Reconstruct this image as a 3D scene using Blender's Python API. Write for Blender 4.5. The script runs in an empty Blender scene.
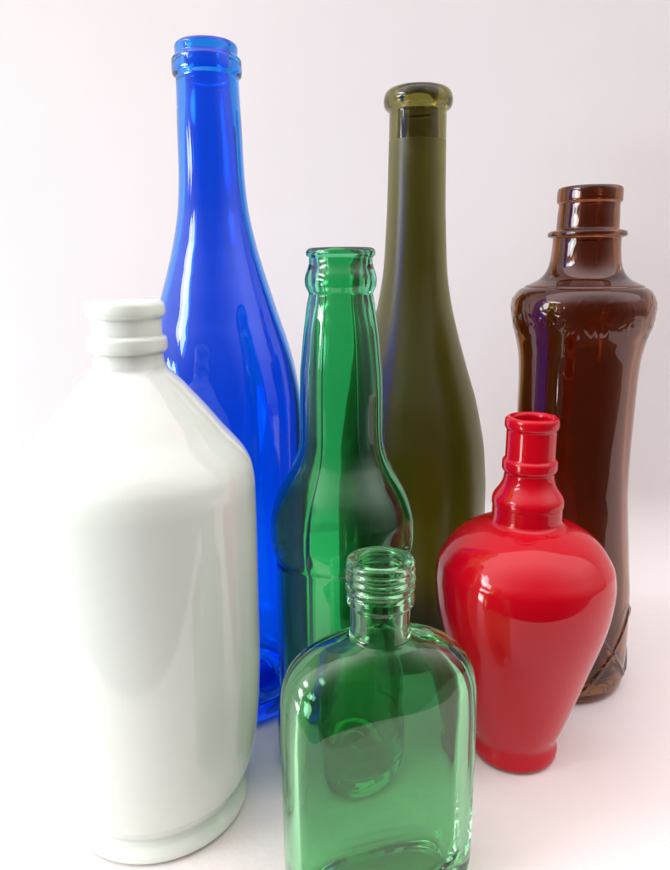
import bpy, math
import numpy as np

MM = 0.001
scene = bpy.context.scene
col = scene.collection

# ------------------------------------------------------------------ render
scene.render.engine = 'CYCLES'
cy = scene.cycles
cy.max_bounces = 40
cy.transmission_bounces = 36
cy.glossy_bounces = 16
cy.diffuse_bounces = 5
cy.caustics_reflective = True
cy.caustics_refractive = True
cy.blur_glossy = 0.3
cy.sample_clamp_indirect = 6.0
cy.use_denoising = True
scene.view_settings.view_transform = 'Standard'
scene.view_settings.look = 'None'
scene.view_settings.gamma = 1.0
scene.view_settings.exposure = 0.52

# ------------------------------------------------------------------ camera
TH, ROLL = math.radians(13.3), math.radians(0.45)
CAM_Z = 211 * MM
F = np.array([0, math.cos(TH), -math.sin(TH)])
R0 = np.array([1.0, 0, 0]); U0 = np.cross(R0, F)
R_ = math.cos(ROLL) * R0 - math.sin(ROLL) * U0
U_ = math.cos(ROLL) * U0 + math.sin(ROLL) * R0
cam_d = bpy.data.cameras.new('camera')
cam = bpy.data.objects.new('camera', cam_d)
col.objects.link(cam)
from mathutils import Matrix
cam.matrix_world = Matrix(((R_[0], U_[0], -F[0], 0), (R_[1], U_[1], -F[1], 0), (R_[2], U_[2], -F[2], CAM_Z), (0, 0, 0, 1)))
cam_d.sensor_fit = 'VERTICAL'
cam_d.sensor_height = 24
cam_d.lens = 24 * 700 / 870
cam_d.clip_start = 0.005
cam_d.clip_end = 100
scene.camera = cam


# ------------------------------------------------------------------ materials
def new_mat(name):
    m = bpy.data.materials.new(name); m.use_nodes = True
    nt = m.node_tree; nt.nodes.clear()
    out = nt.nodes.new('ShaderNodeOutputMaterial')
    return m, nt, out


def noise_bump(nt, scale, strength, dist, detail=2.0, stretch=(1, 1, 1)):
    tc = nt.nodes.new('ShaderNodeTexCoord')
    mp = nt.nodes.new('ShaderNodeMapping'); mp.inputs['Scale'].default_value = stretch
    n = nt.nodes.new('ShaderNodeTexNoise'); n.inputs['Scale'].default_value = scale; n.inputs['Detail'].default_value = detail
    b = nt.nodes.new('ShaderNodeBump'); b.inputs['Strength'].default_value = strength; b.inputs['Distance'].default_value = dist
    nt.links.new(tc.outputs['Object'], mp.inputs['Vector'])
    nt.links.new(mp.outputs[0], n.inputs['Vector'])
    nt.links.new(n.outputs['Fac'], b.inputs['Height'])
    return b, n


def smudge(nt, bsdf, rough, amount=0.07):
    tc = nt.nodes.new('ShaderNodeTexCoord')
    n = nt.nodes.new('ShaderNodeTexNoise'); n.inputs['Scale'].default_value = 38; n.inputs['Detail'].default_value = 6
    n.inputs['Roughness'].default_value = 0.65; n.inputs['Distortion'].default_value = 0.8
    r = nt.nodes.new('ShaderNodeMapRange')
    r.inputs['From Min'].default_value = 0.53; r.inputs['From Max'].default_value = 0.78
    r.inputs['To Min'].default_value = rough; r.inputs['To Max'].default_value = rough + amount
    nt.links.new(tc.outputs['Object'], n.inputs['Vector'])
    nt.links.new(n.outputs['Fac'], r.inputs['Value'])
    nt.links.new(r.outputs[0], bsdf.inputs['Roughness'])


def glass_mat(name, color, rough=0.0, ior=1.5, wav=0.25, var=0.06, wscale=55):
    """Tinted bottle glass (the tint only colours what passes through); the surface is faintly wavy as moulded glass is."""
    m, nt, out = new_mat(name)
    g = nt.nodes.new('ShaderNodeBsdfPrincipled')
    g.inputs['Roughness'].default_value = rough
    g.inputs['IOR'].default_value = ior
    g.inputs['Transmission Weight'].default_value = 1.0
    b, n = noise_bump(nt, wscale, wav, 0.0006, 1.0, (1, 1, 0.35))
    mx = nt.nodes.new('ShaderNodeMix'); mx.data_type = 'RGBA'
    mx.inputs['A'].default_value = (*[c * (1 - var) for c in color], 1)
    mx.inputs['B'].default_value = (*[min(1, c * (1 + var)) for c in color], 1)
    nt.links.new(n.outputs['Fac'], mx.inputs['Factor'])
    nt.links.new(mx.outputs['Result'], g.inputs['Base Color'])
    nt.links.new(b.outputs[0], g.inputs['Normal'])
    smudge(nt, g, rough)
    nt.links.new(g.outputs[0], out.inputs['Surface'])
    return m


def gloss_mat(name, color, rough=0.08, coat=0.0, sss=0.0, wav=0.12, wscale=40, var=0.05, transmission=0.0):
    m, nt, out = new_mat(name)
    p = nt.nodes.new('ShaderNodeBsdfPrincipled')
    p.inputs['Roughness'].default_value = rough
    p.inputs['Coat Weight'].default_value = coat
    p.inputs['Coat Roughness'].default_value = 0.02
    p.inputs['Subsurface Weight'].default_value = sss
    p.inputs['Subsurface Radius'].default_value = (1, 1, 0.9)
    p.inputs['Subsurface Scale'].default_value = 0.006
    b, n = noise_bump(nt, wscale, wav, 0.0008, 1.5)
    mx = nt.nodes.new('ShaderNodeMix'); mx.data_type = 'RGBA'
    mx.inputs['A'].default_value = (*[c * (1 - var) for c in color], 1)
    mx.inputs['B'].default_value = (*[min(1, c * (1 + var)) for c in color], 1)
    nt.links.new(n.outputs['Fac'], mx.inputs['Factor'])
    nt.links.new(mx.outputs['Result'], p.inputs['Base Color'])
    nt.links.new(b.outputs[0], p.inputs['Normal'])
    smudge(nt, p, rough, 0.12)
    nt.links.new(p.outputs[0], out.inputs['Surface'])
    return m


M = {}
M['blue'] = glass_mat('cobalt_blue_glass', (0.010, 0.25, 0.90), wav=0.12)
M['green'] = glass_mat('emerald_green_glass', (0.13, 0.64, 0.31), wav=0.3)
M['flask'] = glass_mat('pale_green_glass', (0.29, 0.70, 0.38), wav=0.3)
M['olive'] = glass_mat('clear_olive_glass', (0.19, 0.17, 0.03), wav=0.2)
M['frost'] = glass_mat('frosted_olive_glass', (0.225, 0.22, 0.025), rough=0.32, wav=0.05)
M['brown'] = glass_mat('amber_brown_glass', (0.27, 0.095, 0.03), wav=0.2)
M['red'] = gloss_mat('glossy_red_lacquer', (0.50, 0.001, 0.010), rough=0.06, wav=0.08, wscale=25)
M['red'].node_tree.nodes['Principled BSDF'].inputs['Specular IOR Level'].default_value = 0.36
M['white'] = gloss_mat('opal_white_glass', (0.75, 0.82, 0.745), rough=0.08, coat=0.3, sss=0.6, wav=0.06, wscale=25, var=0.01)


# ------------------------------------------------------------------ lofted bottles
def pchip_path(pts, step):
    """Smooth monotone curve through (z, v1, v2, ...) control rows, chord-length parametrised.
    Rows may be given twice to make a crisp corner."""
    P = np.array(pts, float)
    segs, cur = [], [P[0]]
    for p in P[1:]:
        if np.allclose(p, cur[-1]):
            if len(cur) > 1: segs.append(np.array(cur))
            cur = [p]
        else:
            cur.append(p)
    if len(cur) > 1: segs.append(np.array(cur))
    res = []
    for S in segs:
        d = np.sqrt(((S[1:, :3] - S[:-1, :3]) ** 2).sum(1))
        t = np.concatenate([[0], np.cumsum(d)])
        n = max(1, len(S) - 1)
        h = np.diff(t)
        D = np.diff(S, axis=0) / h[:, None]
        m = np.zeros_like(S)
        if len(S) == 2:
            m[:] = D[0]
        else:
            for k in range(1, len(S) - 1):
                w1, w2 = 2 * h[k] + h[k - 1], h[k] + 2 * h[k - 1]
                for j in range(S.shape[1]):
                    a, b = D[k - 1, j], D[k, j]
                    m[k, j] = 0 if a * b <= 0 else (w1 + w2) / (w1 / a + w2 / b)
            m[0], m[-1] = D[0], D[-1]
        for k in range(n):
            q = max(3, int(math.ceil(h[k] / step)))
            for i in range(q if k < n - 1 else q + 1):
                u = i / q
                h00 = 2 * u**3 - 3 * u**2 + 1; h10 = u**3 - 2 * u**2 + u
                h01 = -2 * u**3 + 3 * u**2; h11 = u**3 - u**2
                res.append(h00 * S[k] + h10 * h[k] * m[k] + h01 * S[k + 1] + h11 * h[k] * m[k + 1])
    out = [res[0]]
    for r in res[1:]:
        if np.abs(r[:3] - out[-1][:3]).max() > 1e-4: out.append(r)
    return np.array(out)


def loft(root, outer, inner, parts, nseg=144, step=1.0, disp=None, seam=0.0):
    """outer: control rows (z, rx, ry, n) from the foot's centre to the lip; inner: from the lip down to the inside floor.
    parts: list of (name, z_low, z_high, material). One open strip per part, sharing exact borders and smooth normals."""
    o = pchip_path(outer, step); i = pchip_path(inner, step)
    rows = np.vstack([o, i]); n_out = len(o)
    th = np.linspace(0, 2 * np.pi, nseg, endpoint=False) - np.pi / 2
    c, s = np.cos(th), np.sin(th)
    V = np.zeros((len(rows), nseg, 3))
    for k, (z, rx, ry, n) in enumerate(rows):
        e = 2.0 / n
        x = rx * np.sign(c) * np.abs(c) ** e; y = ry * np.sign(s) * np.abs(s) ** e
        if disp is not None and k < n_out:
            dr = disp(th, z)
            rr = np.sqrt(x * x + y * y) + 1e-9
            x = x * (1 + dr / rr); y = y * (1 + dr / rr)
        V[k, :, 0] = x; V[k, :, 1] = y; V[k, :, 2] = z
    if seam:
        for sgn in (0, nseg // 2):
            pass
    V *= MM
    du = np.roll(V, -1, axis=1) - np.roll(V, 1, axis=1)
    dv = np.zeros_like(V)
    dv[1:-1] = V[2:] - V[:-2]; dv[0] = V[1] - V[0]; dv[-1] = V[-1] - V[-2]
    N = np.cross(du, dv)
    L = np.linalg.norm(N, axis=2, keepdims=True)
    N = N / np.maximum(L, 1e-15)
    N[0] = (0, 0, -1) if outer[0][1] < 1 else N[0]
    N[-1] = (0, 0, 1) if inner[-1][1] < 1 else N[-1]
    zr = rows[:, 0]
    # part of each strip between row k and k+1
    lab = []
    for k in range(len(rows) - 1):
        zm = 0.5 * (zr[k] + zr[k + 1])
        pick = 0
        for pi, (_, lo, hi, _) in enumerate(parts):
            if lo <= zm < hi: pick = pi
        lab.append(pick)
    lab = np.array(lab)
    for pi, (pname, lo, hi, mat) in enumerate(parts):
        ks = np.where(lab == pi)[0]
        if len(ks) == 0: continue
        used = sorted(set(ks) | set(ks + 1))
        idx = {r: a for a, r in enumerate(used)}
        verts = V[used].reshape(-1, 3); nors = N[used].reshape(-1, 3)
        faces = []
        j = np.arange(nseg); j2 = (j + 1) % nseg
        for k in ks:
            a, b = idx[k] * nseg, idx[k + 1] * nseg
            faces.append(np.stack([a + j, a + j2, b + j2, b + j], 1))
        faces = np.concatenate(faces)
        me = bpy.data.meshes.new(pname)
        me.from_pydata(verts.tolist(), [], faces.tolist())
        me.polygons.foreach_set('use_smooth', np.ones(len(faces), bool))
        me.materials.append(mat)
        me.update()
        me.normals_split_custom_set_from_vertices(nors.tolist())
        ob = bpy.data.objects.new(pname, me)
        col.objects.link(ob)
        ob.parent = root


def thing(name, label, cat, X, Y, rz=0.0, group=None):
    e = bpy.data.objects.new(name, None)
    e.empty_display_size = 0.02
    col.objects.link(e)
    e.location = (X * MM, Y * MM, 0.0006)
    e.rotation_euler = (0, 0, rz)
    e['label'] = label; e['category'] = cat
    if group: e['group'] = group
    return e


def rd(pts):
    """(z, r) rows -> round loft rows"""
    return [(p[0], p[1], p[1], 2.0) for p in pts]


def wall_in(pts, t, zmin):
    """inner wall: the outer (z, r) rows, top down, pulled in by t"""
    return [(z, r - t) for z, r in reversed(pts) if z > zmin]


GROUP = 'glass bottles standing together on the white table'

# --- tall blue bottle
t = thing('wine_bottle', 'tall cobalt blue wine bottle behind the white bottle, its neck rising highest of all', 'bottle', -53.0, 324, group=GROUP)
shape = [(8, 37.4), (20, 37.5), (110, 37.5), (140, 37.4), (152, 36.9), (161, 35.7), (171, 33.6), (181, 30.8), (190, 27.8), (199, 25.0), (210, 21.6), (223, 18.1), (238, 15.3), (252, 14.2), (269, 13.8), (287, 13.3), (289.2, 13.3)]
foot = [(14, .3), (10, 14), (3, 25), (0.4, 30), (0, 32.5), (0.8, 34.6), (3.5, 36.6)]
lip = [(290.0, 13.9), (290.8, 14.5), (292.5, 14.7), (296.2, 14.6), (297.2, 14.1), (297.8, 13.3), (298.6, 13.1), (301.2, 13.2), (302.3, 12.8), (302.9, 11.9), (303, 11.3)]
bore = [(303, 11.3), (302.7, 10.2), (301.6, 9.6), (299, 9.4), (285, 9.6), (268, 10.8), (252, 11.4)]
inn = bore + [(238, 12.7), (223, 15.4), (210, 18.9)] + wall_in(shape, 2.6, 14)[6:-1]
inn = bore + [(238, 12.7), (223, 15.4), (210, 18.9), (199, 22.3), (190, 25.1), (181, 28.1), (171, 31.0), (161, 33.1), (152, 34.3), (140, 34.9), (110, 35), (20, 35), (12, 34), (8.5, 30), (8.5, 25), (13, 14), (17.5, .3)]
loft(t, rd(foot + shape + lip), rd(inn), [('body', -1, 215, M['blue']), ('neck', 215, 289.3, M['blue']), ('lip', 289.3, 310, M['blue'])])

# --- frosted olive bottle
t = thing('wine_bottle', 'tall frosted olive green wine bottle with clear glass under its thick round lip', 'bottle', 43.6, 385, group=GROUP)
shape = [(8, 41.8), (20, 42), (70, 42), (90, 41.8), (103, 41.0), (115, 39.8), (127, 37.5), (140, 34.6), (151, 31.2), (165, 26.9), (178, 23.2), (193, 19.6), (210, 17.0), (228, 15.9), (245, 15.2), (262, 14.9), (274, 14.7), (287.5, 14.6)]
foot = [(16, .3), (11, 16), (3, 28), (0.4, 34), (0, 36.8), (0.8, 39.0), (3.5, 41.0)]
lip = [(288.3, 14.9), (289.0, 15.9), (290.5, 17.1), (293.2, 17.6), (296.3, 17.0), (298.4, 15.2), (299.2, 13.0), (299.3, 12.4)]
inn = [(299.3, 12.4), (298.9, 11.2), (297, 10.3), (293, 10.2), (280, 10.6), (262, 11.6), (245, 12.1), (228, 12.9), (210, 14.1), (193, 16.8), (178, 20.4), (165, 24.1), (151, 28.4), (140, 31.9), (127, 34.8), (115, 37.1), (103, 38.3), (90, 39.1), (70, 39.3), (20, 39.3), (12, 38), (8.5, 34), (8.5, 28), (14, 16), (19, .3)]
loft(t, rd(foot + shape + lip), rd(inn), [('frosted_body', -1, 274, M['frost']), ('neck', 274, 287.6, M['olive']), ('lip', 287.6, 310, M['olive'])])

# --- green beer bottle
t = thing('beer_bottle', 'green long neck beer bottle standing behind the small pale green flask', 'bottle', 2.6, 272, group=GROUP)
shape = [(4, 28.2), (8, 28.7), (17, 28.7), (22, 28.5), (26, 27.5), (30, 27.4), (92, 27.4), (96, 27.5), (98, 28.4), (100, 29.0), (106, 29.4), (111, 29.2), (117, 28.0), (122.5, 26.1), (127, 23.8), (132, 20.9), (137, 18.4), (142, 17.1), (150, 16.5), (160, 16.4), (170, 16.1), (178, 15.4), (186, 14.6), (192, 13.8), (197.6, 13.0), (200, 12.5)]
foot = [(5, .3), (3.5, 10), (1.2, 18), (0.2, 22.5), (0, 24.5), (0.7, 26.3), (2.2, 27.6)]
lip = [(201.4, 12.25), (203, 12.9), (204.6, 13.6), (206.5, 13.75), (208.6, 13.4), (211, 12.5), (213.6, 12.0), (214.7, 12.0), (215.3, 12.7), (216.3, 13.15), (217.4, 12.9), (218.2, 12.0), (218.4, 10.9)]
inn = [(218.4, 10.9), (218.0, 9.7), (216.8, 9.0), (213, 8.6), (200, 9.1), (186, 11.4), (170, 13.0), (160, 13.5), (150, 13.7), (142, 14.2), (137, 15.4), (132, 17.8), (127, 20.9), (122.5, 23.5), (117, 25.7), (111, 27.1), (106, 27.3), (98, 26.0), (92, 25.2), (30, 25.2), (20, 25.8), (10, 25.4), (6.5, 22), (6, 18), (8, 10), (9.5, .3)]
def green_disp(th, z):
    # the two mould seams that run down the sides
    a = np.zeros_like(th)
    for t0 in (math.radians(-118), math.radians(62)):
        d = np.angle(np.exp(1j * (th - t0)))
        a += 0.16 * np.exp(-(d / 0.018) ** 2)
    return a * (1 if 3 < z < 205 else 0)
loft(t, rd(foot + shape + lip), rd(inn), [('body', -1, 139, M['green']), ('neck', 139, 200.7, M['green']), ('lip', 200.7, 230, M['green'])], nseg=360, disp=green_disp)

# --- white opal bottle
t = thing('spirit_bottle', 'large glossy milk white bottle with sloping shoulders and flared foot, at far left', 'bottle', -72.0, 245, group=GROUP)
shape = [(8.8, 31.6), (11.5, 32.6), (16, 35.4), (22, 37.6), (30, 39.3), (45, 41.0), (65, 42.0), (92, 42.3), (120, 42.5), (134, 42.4), (140.5, 41.6), (145.5, 39.5), (149.8, 36.4), (155.5, 31.6), (162, 26.6), (168, 21.6), (172, 18.2), (175, 15.3), (177.2, 13.1), (179.8, 12.1), (182, 11.9), (182.5, 12.0)]
foot = [(5, .3), (3.5, 14), (1.2, 24), (0.2, 29), (0, 31.5), (0.6, 33.3), (2.2, 34.3), (4.0, 34.3), (5.8, 33.3), (7.3, 32.1)]
ring = [(182.9, 12.2), (183.3, 13.0), (184.0, 13.55), (185.4, 13.6), (187.4, 13.55), (188.3, 13.1), (188.6, 12.4), (189.2, 12.1), (193.4, 12.0), (194.4, 12.1)]
lip = [(194.9, 12.6), (195.5, 13.25), (196.6, 13.5), (198.8, 13.45), (200, 13.0), (200.6, 12.1), (200.6, 11.5)]
inn = [(200.6, 11.5), (200.2, 10.3), (198.5, 9.7), (190, 9.6), (178, 10.0), (170, 16), (160, 22.6), (148, 33), (140, 37.6), (128, 39), (60, 38.6), (30, 36), (14, 31), (9, 24), (9, .3)]
loft(t, rd(foot + shape + ring + lip), rd(inn), [('foot', -1, 8.9, M['white']), ('body', 8.9, 178, M['white']), ('neck', 178, 194.6, M['white']), ('lip', 194.6, 210, M['white']), ('neck_ring', 182.7, 188.9, M['white'])])

# --- red bottle
t = thing('vase_bottle', 'glossy red bottle with a ringed neck and wide shoulders tapering to a small foot', 'bottle', 79.4, 275, group=GROUP)
shape = [(8.6, 18.0), (10, 18.2), (13, 19.3), (16.5, 20.6), (31, 25.2), (49.5, 30.7), (58, 33.2), (66, 35.2), (74, 36.5), (82, 37.0), (89, 36.2), (94.5, 33.6), (99, 30.4), (102.5, 26.6), (105, 22.5), (106.8, 18.8), (107.8, 16.2), (108.6, 14.9), (109.6, 14.3)]
foot = [(4, .3), (3, 8), (1, 13), (0.2, 15.5), (0, 16.6), (0.6, 17.8), (2.0, 18.6), (4.2, 18.7), (6.5, 18.3)]
step_ = [(111, 14.2), (115.4, 14.2), (115.9, 14.5), (117.6, 14.5), (119.2, 14.1), (120.8, 13.2), (123, 11.7), (125.5, 10.5), (127.5, 10.1), (129.2, 10.0)]
ring = [(129.7, 10.2), (130.4, 10.85), (131.4, 11.1), (133.6, 11.1), (134.6, 10.8), (135.2, 10.2), (135.8, 10.0)]
lip = [(146.6, 9.9), (147.2, 10.0), (147.9, 10.5), (149, 10.8), (151, 10.7), (152.1, 10.2), (152.5, 9.4), (152.5, 9.0)]
inn = [(152.5, 9.0), (152.2, 8.2), (150.8, 7.6), (140, 7.5), (125, 8), (112, 11.6), (104, 21), (95, 30), (82, 33.4), (66, 31.6), (31, 22.4), (12, 16), (8, 12), (8, .3)]
loft(t, rd(foot + shape + step_ + ring + lip), rd(inn), [('foot', -1, 8.8, M['red']), ('body', 8.8, 109, M['red']), ('neck', 109, 146.8, M['red']), ('neck_ring', 129.3, 135.9, M['red']), ('lip', 146.8, 160, M['red'])])

# --- brown bottle
t = thing('liquor_bottle', 'dark amber brown bottle with waisted embossed body at far right behind the red bottle', 'bottle', 118.0, 338, group=GROUP)
shape = [(4.5, 33.2), (8, 33.7), (30, 33.6), (50, 32.9), (62, 31.7), (74.5, 30.4), (90, 28.8), (105, 27.6), (125, 27.2), (142, 27.3), (157, 27.5), (168, 28.1), (177, 29.8), (185, 31.9), (191, 32.7), (195, 32.4), (198, 31.2), (200.3, 29.3), (201.2, 27.8), (201.4, 27.2), (202.1, 26.6), (203.2, 24.2), (205, 20.7), (207.5, 18.2), (211, 16.5), (216, 15.6), (222.6, 15.2), (223.4, 15.2)]
foot = [(10, .3), (7, 14), (2, 26), (0.3, 29), (0, 30.3), (0.8, 31.8), (2.4, 32.7)]
ring = [(223.8, 15.9), (224.2, 17.1), (225.0, 17.7), (226.2, 17.5), (226.9, 16.4), (227.3, 14.8), (227.8, 14.0)]
neck2 = [(233, 13.8), (238.6, 13.5)]
lip = [(239.1, 13.7), (239.6, 14.3), (240.6, 14.5), (243.8, 14.5), (245.4, 14.2), (246.1, 13.4), (246.2, 12.7)]
inn = [(246.2, 12.7), (245.9, 11.6), (244, 11.2), (235, 11.2), (225, 11.6), (214, 12.8), (207, 16), (203, 21), (198, 27.5), (191, 29.6), (183, 28), (175, 25.4), (160, 24), (140, 23.8), (120, 24), (95, 25.8), (74, 27.8), (50, 30), (20, 30.9), (11, 29), (8, 25), (12, 14), (14, .3)]
rng = np.random.default_rng(7)
LEAVES = [(rng.uniform(0, 2 * math.pi), rng.uniform(182, 198), rng.uniform(0, math.pi), rng.uniform(1.2, 3.0), rng.uniform(0.08, 0.22)) for _ in range(260)]
def brown_disp(th, z):
    a = np.zeros_like(th)
    if 179 < z < 200.5:                                             # band of raised leaf-like relief under the shoulder line
        for t0, z0, ang, ln, h in LEAVES:
            if abs(z - z0) > 4: continue
            dx = np.angle(np.exp(1j * (th - t0))) * 31; dz = z - z0
            u = dx * math.cos(ang) + dz * math.sin(ang); v = -dx * math.sin(ang) + dz * math.cos(ang)
            a += h * np.exp(-(u / ln) ** 2 - (v / 0.6) ** 2)
        a *= min(1, (z - 179) / 3, (200.5 - z) / 2)
    if 6 < z < 46:                                                  # crossing diagonal ribs near the foot
        w = min(1, (z - 6) / 3, (46 - z) / 3)
        for sgn in (1, -1):
            ph = (th * 6 + sgn * (z - 26) / 6.5) / (2 * math.pi)
            f = np.abs(ph - np.round(ph))
            a += w * 0.9 * np.exp(-(f / 0.045) ** 2)
    return a
loft(t, rd(foot + shape + ring + neck2 + lip), rd(inn),
     [('body', -1, 201.3, M['brown']), ('embossed_band', 179, 201.3, M['brown']), ('neck', 201.3, 239, M['brown']), ('neck_ring', 223.4, 227.8, M['brown']), ('lip', 239, 250, M['brown'])],
     nseg=420, step=0.7, disp=brown_disp)

# --- small flask
t = thing('flask', 'small flat pale green glass flask with an open screw neck, in front of the others', 'bottle', 14.0, 205, rz=math.radians(15), group=GROUP)
body = [(4.5, 31.8, 14.4, 3.4), (7, 32.4, 14.9, 3.4), (20, 32.7, 15, 3.4), (66, 32.7, 15, 3.4), (74, 32.5, 14.9, 3.4), (80, 31.7, 14.5, 3.3), (85, 29.9, 13.8, 3.1), (89, 26.8, 12.7, 2.9), (92, 22.3, 11.5, 2.7), (94.0, 17.3, 10.5, 2.5), (95.2, 13.0, 9.8, 2.2), (96, 10.3, 9.5, 2.0), (96, 10.3, 9.5, 2.0), (97.5, 9.7, 9.5, 2.0), (101, 9.6, 9.5, 2.0)]
foot = [(4, .3, .15, 3), (3, 14, 6, 3), (1, 24, 10.2, 3.2), (0.1, 28, 12, 3.3), (0.0, 29.0, 12.7, 3.4), (0.8, 30.3, 13.5, 3.4), (2.2, 31.0, 14, 3.4)]
r2 = lambda z, r: (z, r, r, 2.0)
neck = [r2(106.2, 9.6), r2(106.9, 9.9), r2(107.5, 10.6), r2(108.6, 10.9), r2(110.4, 10.8)]
thread = [r2(111.0, 10.6), r2(111.7, 10.5), r2(112.4, 10.9), r2(113.1, 11.15), r2(113.8, 10.9), r2(114.5, 10.5), r2(115.2, 10.9), r2(115.9, 11.15), r2(116.6, 10.9), r2(117.3, 10.5), r2(118.0, 10.9), r2(118.7, 11.15), r2(119.4, 10.9), r2(119.9, 10.7)]
lip = [r2(120.4, 10.8), r2(121.2, 10.8), r2(121.8, 10.4), r2(122.05, 9.8), r2(122.1, 9.2)]
inn = [r2(122.1, 9.2), r2(122.05, 8.2), r2(121.8, 7.5), r2(121.2, 7.15), r2(120.2, 7.1), r2(118.4, 7.25), r2(117, 6.95), r2(115.6, 7.25), r2(114.2, 6.95), r2(112.8, 7.25), r2(111, 6.9), r2(106, 6.7), r2(100, 6.7), r2(97, 7.0), (95, 8.8, 7.4, 2.1), (92.5, 13.0, 8.2, 2.4), (89.5, 18.5, 9.4, 2.6), (85.5, 23.2, 10.8, 2.8), (80, 26.8, 11.9, 2.8), (73, 28.4, 12.4, 2.8), (60, 28.8, 12.5, 2.8), (18, 28.8, 12.5, 2.8), (11, 28, 12, 2.8), (7.6, 26, 10, 2.8), (6.6, 20, 7.6, 3), (7.2, 12, 4.6, 3), (7.6, .3, .12, 3)]
def flask_disp(th, z):
    a = np.zeros_like(th)
    if 110.6 < z < 119.9:                                           # the thread climbs as it turns
        a += 0.12 * np.sin(th + z)
    if z < 80:                                                      # shallow recessed panel, front and back
        wz = min(1, max(0, (z - 1) / 8)) / (1 + math.exp((z - 70) / 2.5))
        x = 32.7 * np.sign(np.cos(th)) * np.abs(np.cos(th)) ** (2 / 3.4)
        a -= 0.4 * wz / (1 + np.exp((np.abs(x) - 23.5) / 0.9))
    return a
loft(t, foot + body + neck + thread + lip, inn, [('body', -1, 96, M['flask']), ('neck', 96, 110.6, M['flask']), ('screw_thread', 110.6, 120, M['flask']), ('lip', 120, 125, M['flask'])], nseg=360, step=0.7, disp=flask_disp)


# ------------------------------------------------------------------ setting
def sheet(name, v, nx, ny, mat, zfun=None):
    """grid between corner v[0], edge ends v[1] (x way) and v[2] (y way)"""
    a, b, c = [np.array(p, float) for p in v]
    vs, fs = [], []
    for j in range(ny + 1):
        for i in range(nx + 1):
            vs.append(tuple(a + (b - a) * i / nx + (c - a) * j / ny))
    for j in range(ny):
        for i in range(nx):
            k = j * (nx + 1) + i
            fs.append((k, k + 1, k + nx + 2, k + nx + 1))
    me = bpy.data.meshes.new(name); me.from_pydata(vs, [], fs); me.materials.append(mat)
    for p in me.polygons: p.use_smooth = True
    ob = bpy.data.objects.new(name, me); col.objects.link(ob); ob['kind'] = 'structure'
    return ob


def plain(name, color, rough, spec, bscale, bstr, bdist, spots=False):
    m, nt, out = new_mat(name)
    p = nt.nodes.new('ShaderNodeBsdfPrincipled')
    p.inputs['Roughness'].default_value = rough
    p.inputs['Specular IOR Level'].default_value = spec
    b, n = noise_bump(nt, bscale, bstr, bdist, 5.0)
    nt.links.new(b.outputs[0], p.inputs['Normal'])
    tc = nt.nodes.new('ShaderNodeTexCoord')
    n2 = nt.nodes.new('ShaderNodeTexNoise'); n2.inputs['Scale'].default_value = 7; n2.inputs['Detail'].default_value = 4
    nt.links.new(tc.outputs['Object'], n2.inputs['Vector'])
    mx = nt.nodes.new('ShaderNodeMix'); mx.data_type = 'RGBA'
    mx.inputs['A'].default_value = (*[c * .95 for c in color], 1)
    mx.inputs['B'].default_value = (*[min(1, c * 1.04) for c in color], 1)
    nt.links.new(n2.outputs['Fac'], mx.inputs['Factor'])
    last = mx.outputs['Result']
    if spots:                                                       # a few tiny specks of dirt
        v = nt.nodes.new('ShaderNodeTexVoronoi'); v.inputs['Scale'].default_value = 28
        nt.links.new(tc.outputs['Object'], v.inputs['Vector'])
        lt = nt.nodes.new('ShaderNodeMapRange'); lt.inputs['From Min'].default_value = 0.02; lt.inputs['From Max'].default_value = 0.035
        lt.inputs['To Min'].default_value = 0.55; lt.inputs['To Max'].default_value = 0.0
        nt.links.new(v.outputs['Distance'], lt.inputs['Value'])
        m2 = nt.nodes.new('ShaderNodeMix'); m2.data_type = 'RGBA'
        m2.inputs['B'].default_value = (.25, .2, .18, 1)
        nt.links.new(lt.outputs[0], m2.inputs['Factor']); nt.links.new(last, m2.inputs['A'])
        last = m2.outputs['Result']
    nt.links.new(last, p.inputs['Base Color'])
    nt.links.new(p.outputs[0], out.inputs['Surface'])
    return m


sheet('table', [(-1.2, .09, 0), (1.2, .09, 0), (-1.2, .425, 0)], 8, 8, plain('white_tabletop', (.80, .755, .74), .45, .35, 140, .3, .0012))
# the wall meets the table in a soft cove, like hung paper
prof = [(.425, 0)] + [(.425 + .055 * math.sin(math.radians(q)), .055 * (1 - math.cos(math.radians(q)))) for q in range(6, 91, 6)] + [(.48, .5), (.48, 1.6)]
vs, fs = [], []
for y, z in prof: vs += [(-1.2, y, z), (1.2, y, z)]
for k in range(len(prof) - 1): fs.append((2 * k, 2 * k + 1, 2 * k + 3, 2 * k + 2))
me = bpy.data.meshes.new('wall'); me.from_pydata(vs, [], fs); me.materials.append(plain('white_wall', (.80, .775, .77), .6, .25, 25, .12, .003))
for p in me.polygons: p.use_smooth = True
wl = bpy.data.objects.new('wall', me); col.objects.link(wl); wl['kind'] = 'structure'

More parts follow.
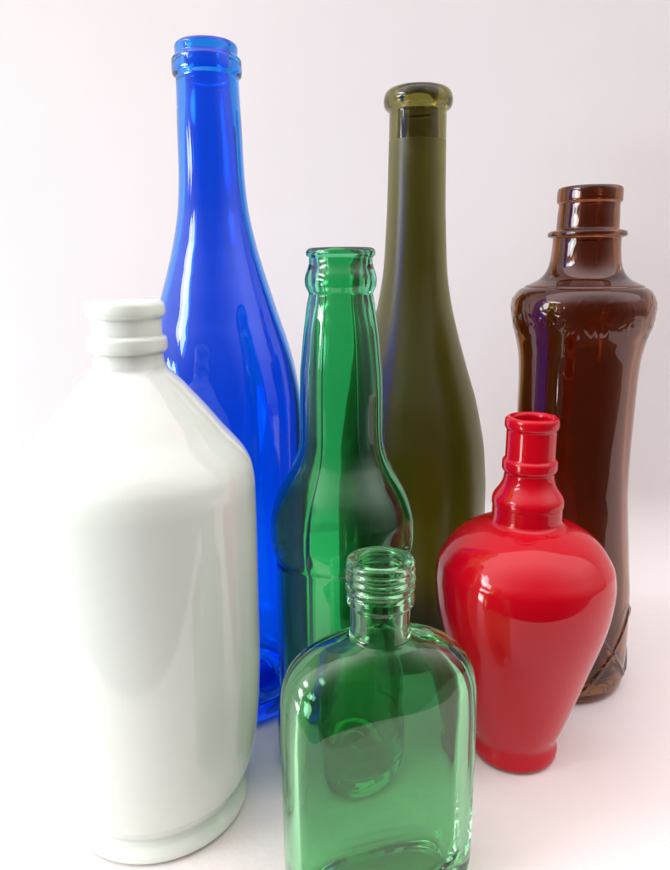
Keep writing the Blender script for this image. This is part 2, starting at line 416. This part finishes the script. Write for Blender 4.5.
# ------------------------------------------------------------------ light
w = bpy.data.worlds.new('World'); scene.world = w; w.use_nodes = True
nt = w.node_tree; nt.nodes.clear()
out = nt.nodes.new('ShaderNodeOutputWorld'); bg = nt.nodes.new('ShaderNodeBackground')
tc = nt.nodes.new('ShaderNodeTexCoord'); sp = nt.nodes.new('ShaderNodeSeparateXYZ')
cr = nt.nodes.new('ShaderNodeValToRGB')
mr = nt.nodes.new('ShaderNodeMapRange'); mr.inputs['From Min'].default_value = -1; mr.inputs['From Max'].default_value = 1
nt.links.new(tc.outputs['Generated'], sp.inputs[0]); nt.links.new(sp.outputs['Z'], mr.inputs['Value'])
nt.links.new(mr.outputs[0], cr.inputs['Fac'])
mr2 = nt.nodes.new('ShaderNodeMapRange'); mr2.inputs['From Min'].default_value = -0.6; mr2.inputs['From Max'].default_value = 0.8
mr2.inputs['To Min'].default_value = 1.15; mr2.inputs['To Max'].default_value = 0.85
nt.links.new(sp.outputs['X'], mr2.inputs['Value'])
vm = nt.nodes.new('ShaderNodeVectorMath'); vm.operation = 'SCALE'
# the room behind the camera is dim
mr3 = nt.nodes.new('ShaderNodeMapRange'); mr3.inputs['From Min'].default_value = -0.85; mr3.inputs['From Max'].default_value = -0.25
mr3.inputs['To Min'].default_value = 0.12; mr3.inputs['To Max'].default_value = 1.0
nt.links.new(sp.outputs['Y'], mr3.inputs['Value'])
mm = nt.nodes.new('ShaderNodeMath'); mm.operation = 'MULTIPLY'
nt.links.new(mr2.outputs[0], mm.inputs[0]); nt.links.new(mr3.outputs[0], mm.inputs[1])
nt.links.new(cr.outputs['Color'], vm.inputs[0]); nt.links.new(mm.outputs[0], vm.inputs['Scale'])
nt.links.new(vm.outputs[0], bg.inputs['Color'])
el = cr.color_ramp.elements
el[0].position = 0.0; el[0].color = (.14, .12, .11, 1)
el[1].position = 1.0; el[1].color = (.99, .90, .92, 1)
e = el.new(0.48); e.color = (.14, .12, .12, 1)
e = el.new(0.62); e.color = (.40, .35, .35, 1)
e = el.new(0.78); e.color = (.94, .85, .87, 1)
bg.inputs['Strength'].default_value = 2.15
nt.links.new(bg.outputs[0], out.inputs['Surface'])


def pane(x, y, z, sx, sz, power, color, target):
    ld = bpy.data.lights.new('window_pane', 'AREA'); ld.shape = 'RECTANGLE'; ld.size = sx; ld.size_y = sz
    ld.energy = power; ld.color = color
    o = bpy.data.objects.new('window_pane', ld); col.objects.link(o)
    from mathutils import Vector
    o.location = (x, y, z)
    o.rotation_euler = (Vector(target) - Vector((x, y, z))).to_track_quat('-Z', 'Z').to_euler()
    return o


# the window of the room, left of the camera: six panes with bars between them
a = math.radians(68)
DIST = 2.3
cx, cy_ = -DIST * math.sin(a), .27 - DIST * math.cos(a)
tx, ty = math.cos(a), -math.sin(a)
for k in (-1, 1):
    for h in (-.32, .50, 1.32):
        pane(cx + tx * k * .20, cy_ + ty * k * .20, h, .35, .77, 8.2, (.94, .98, 1.0), (0, .3, h))
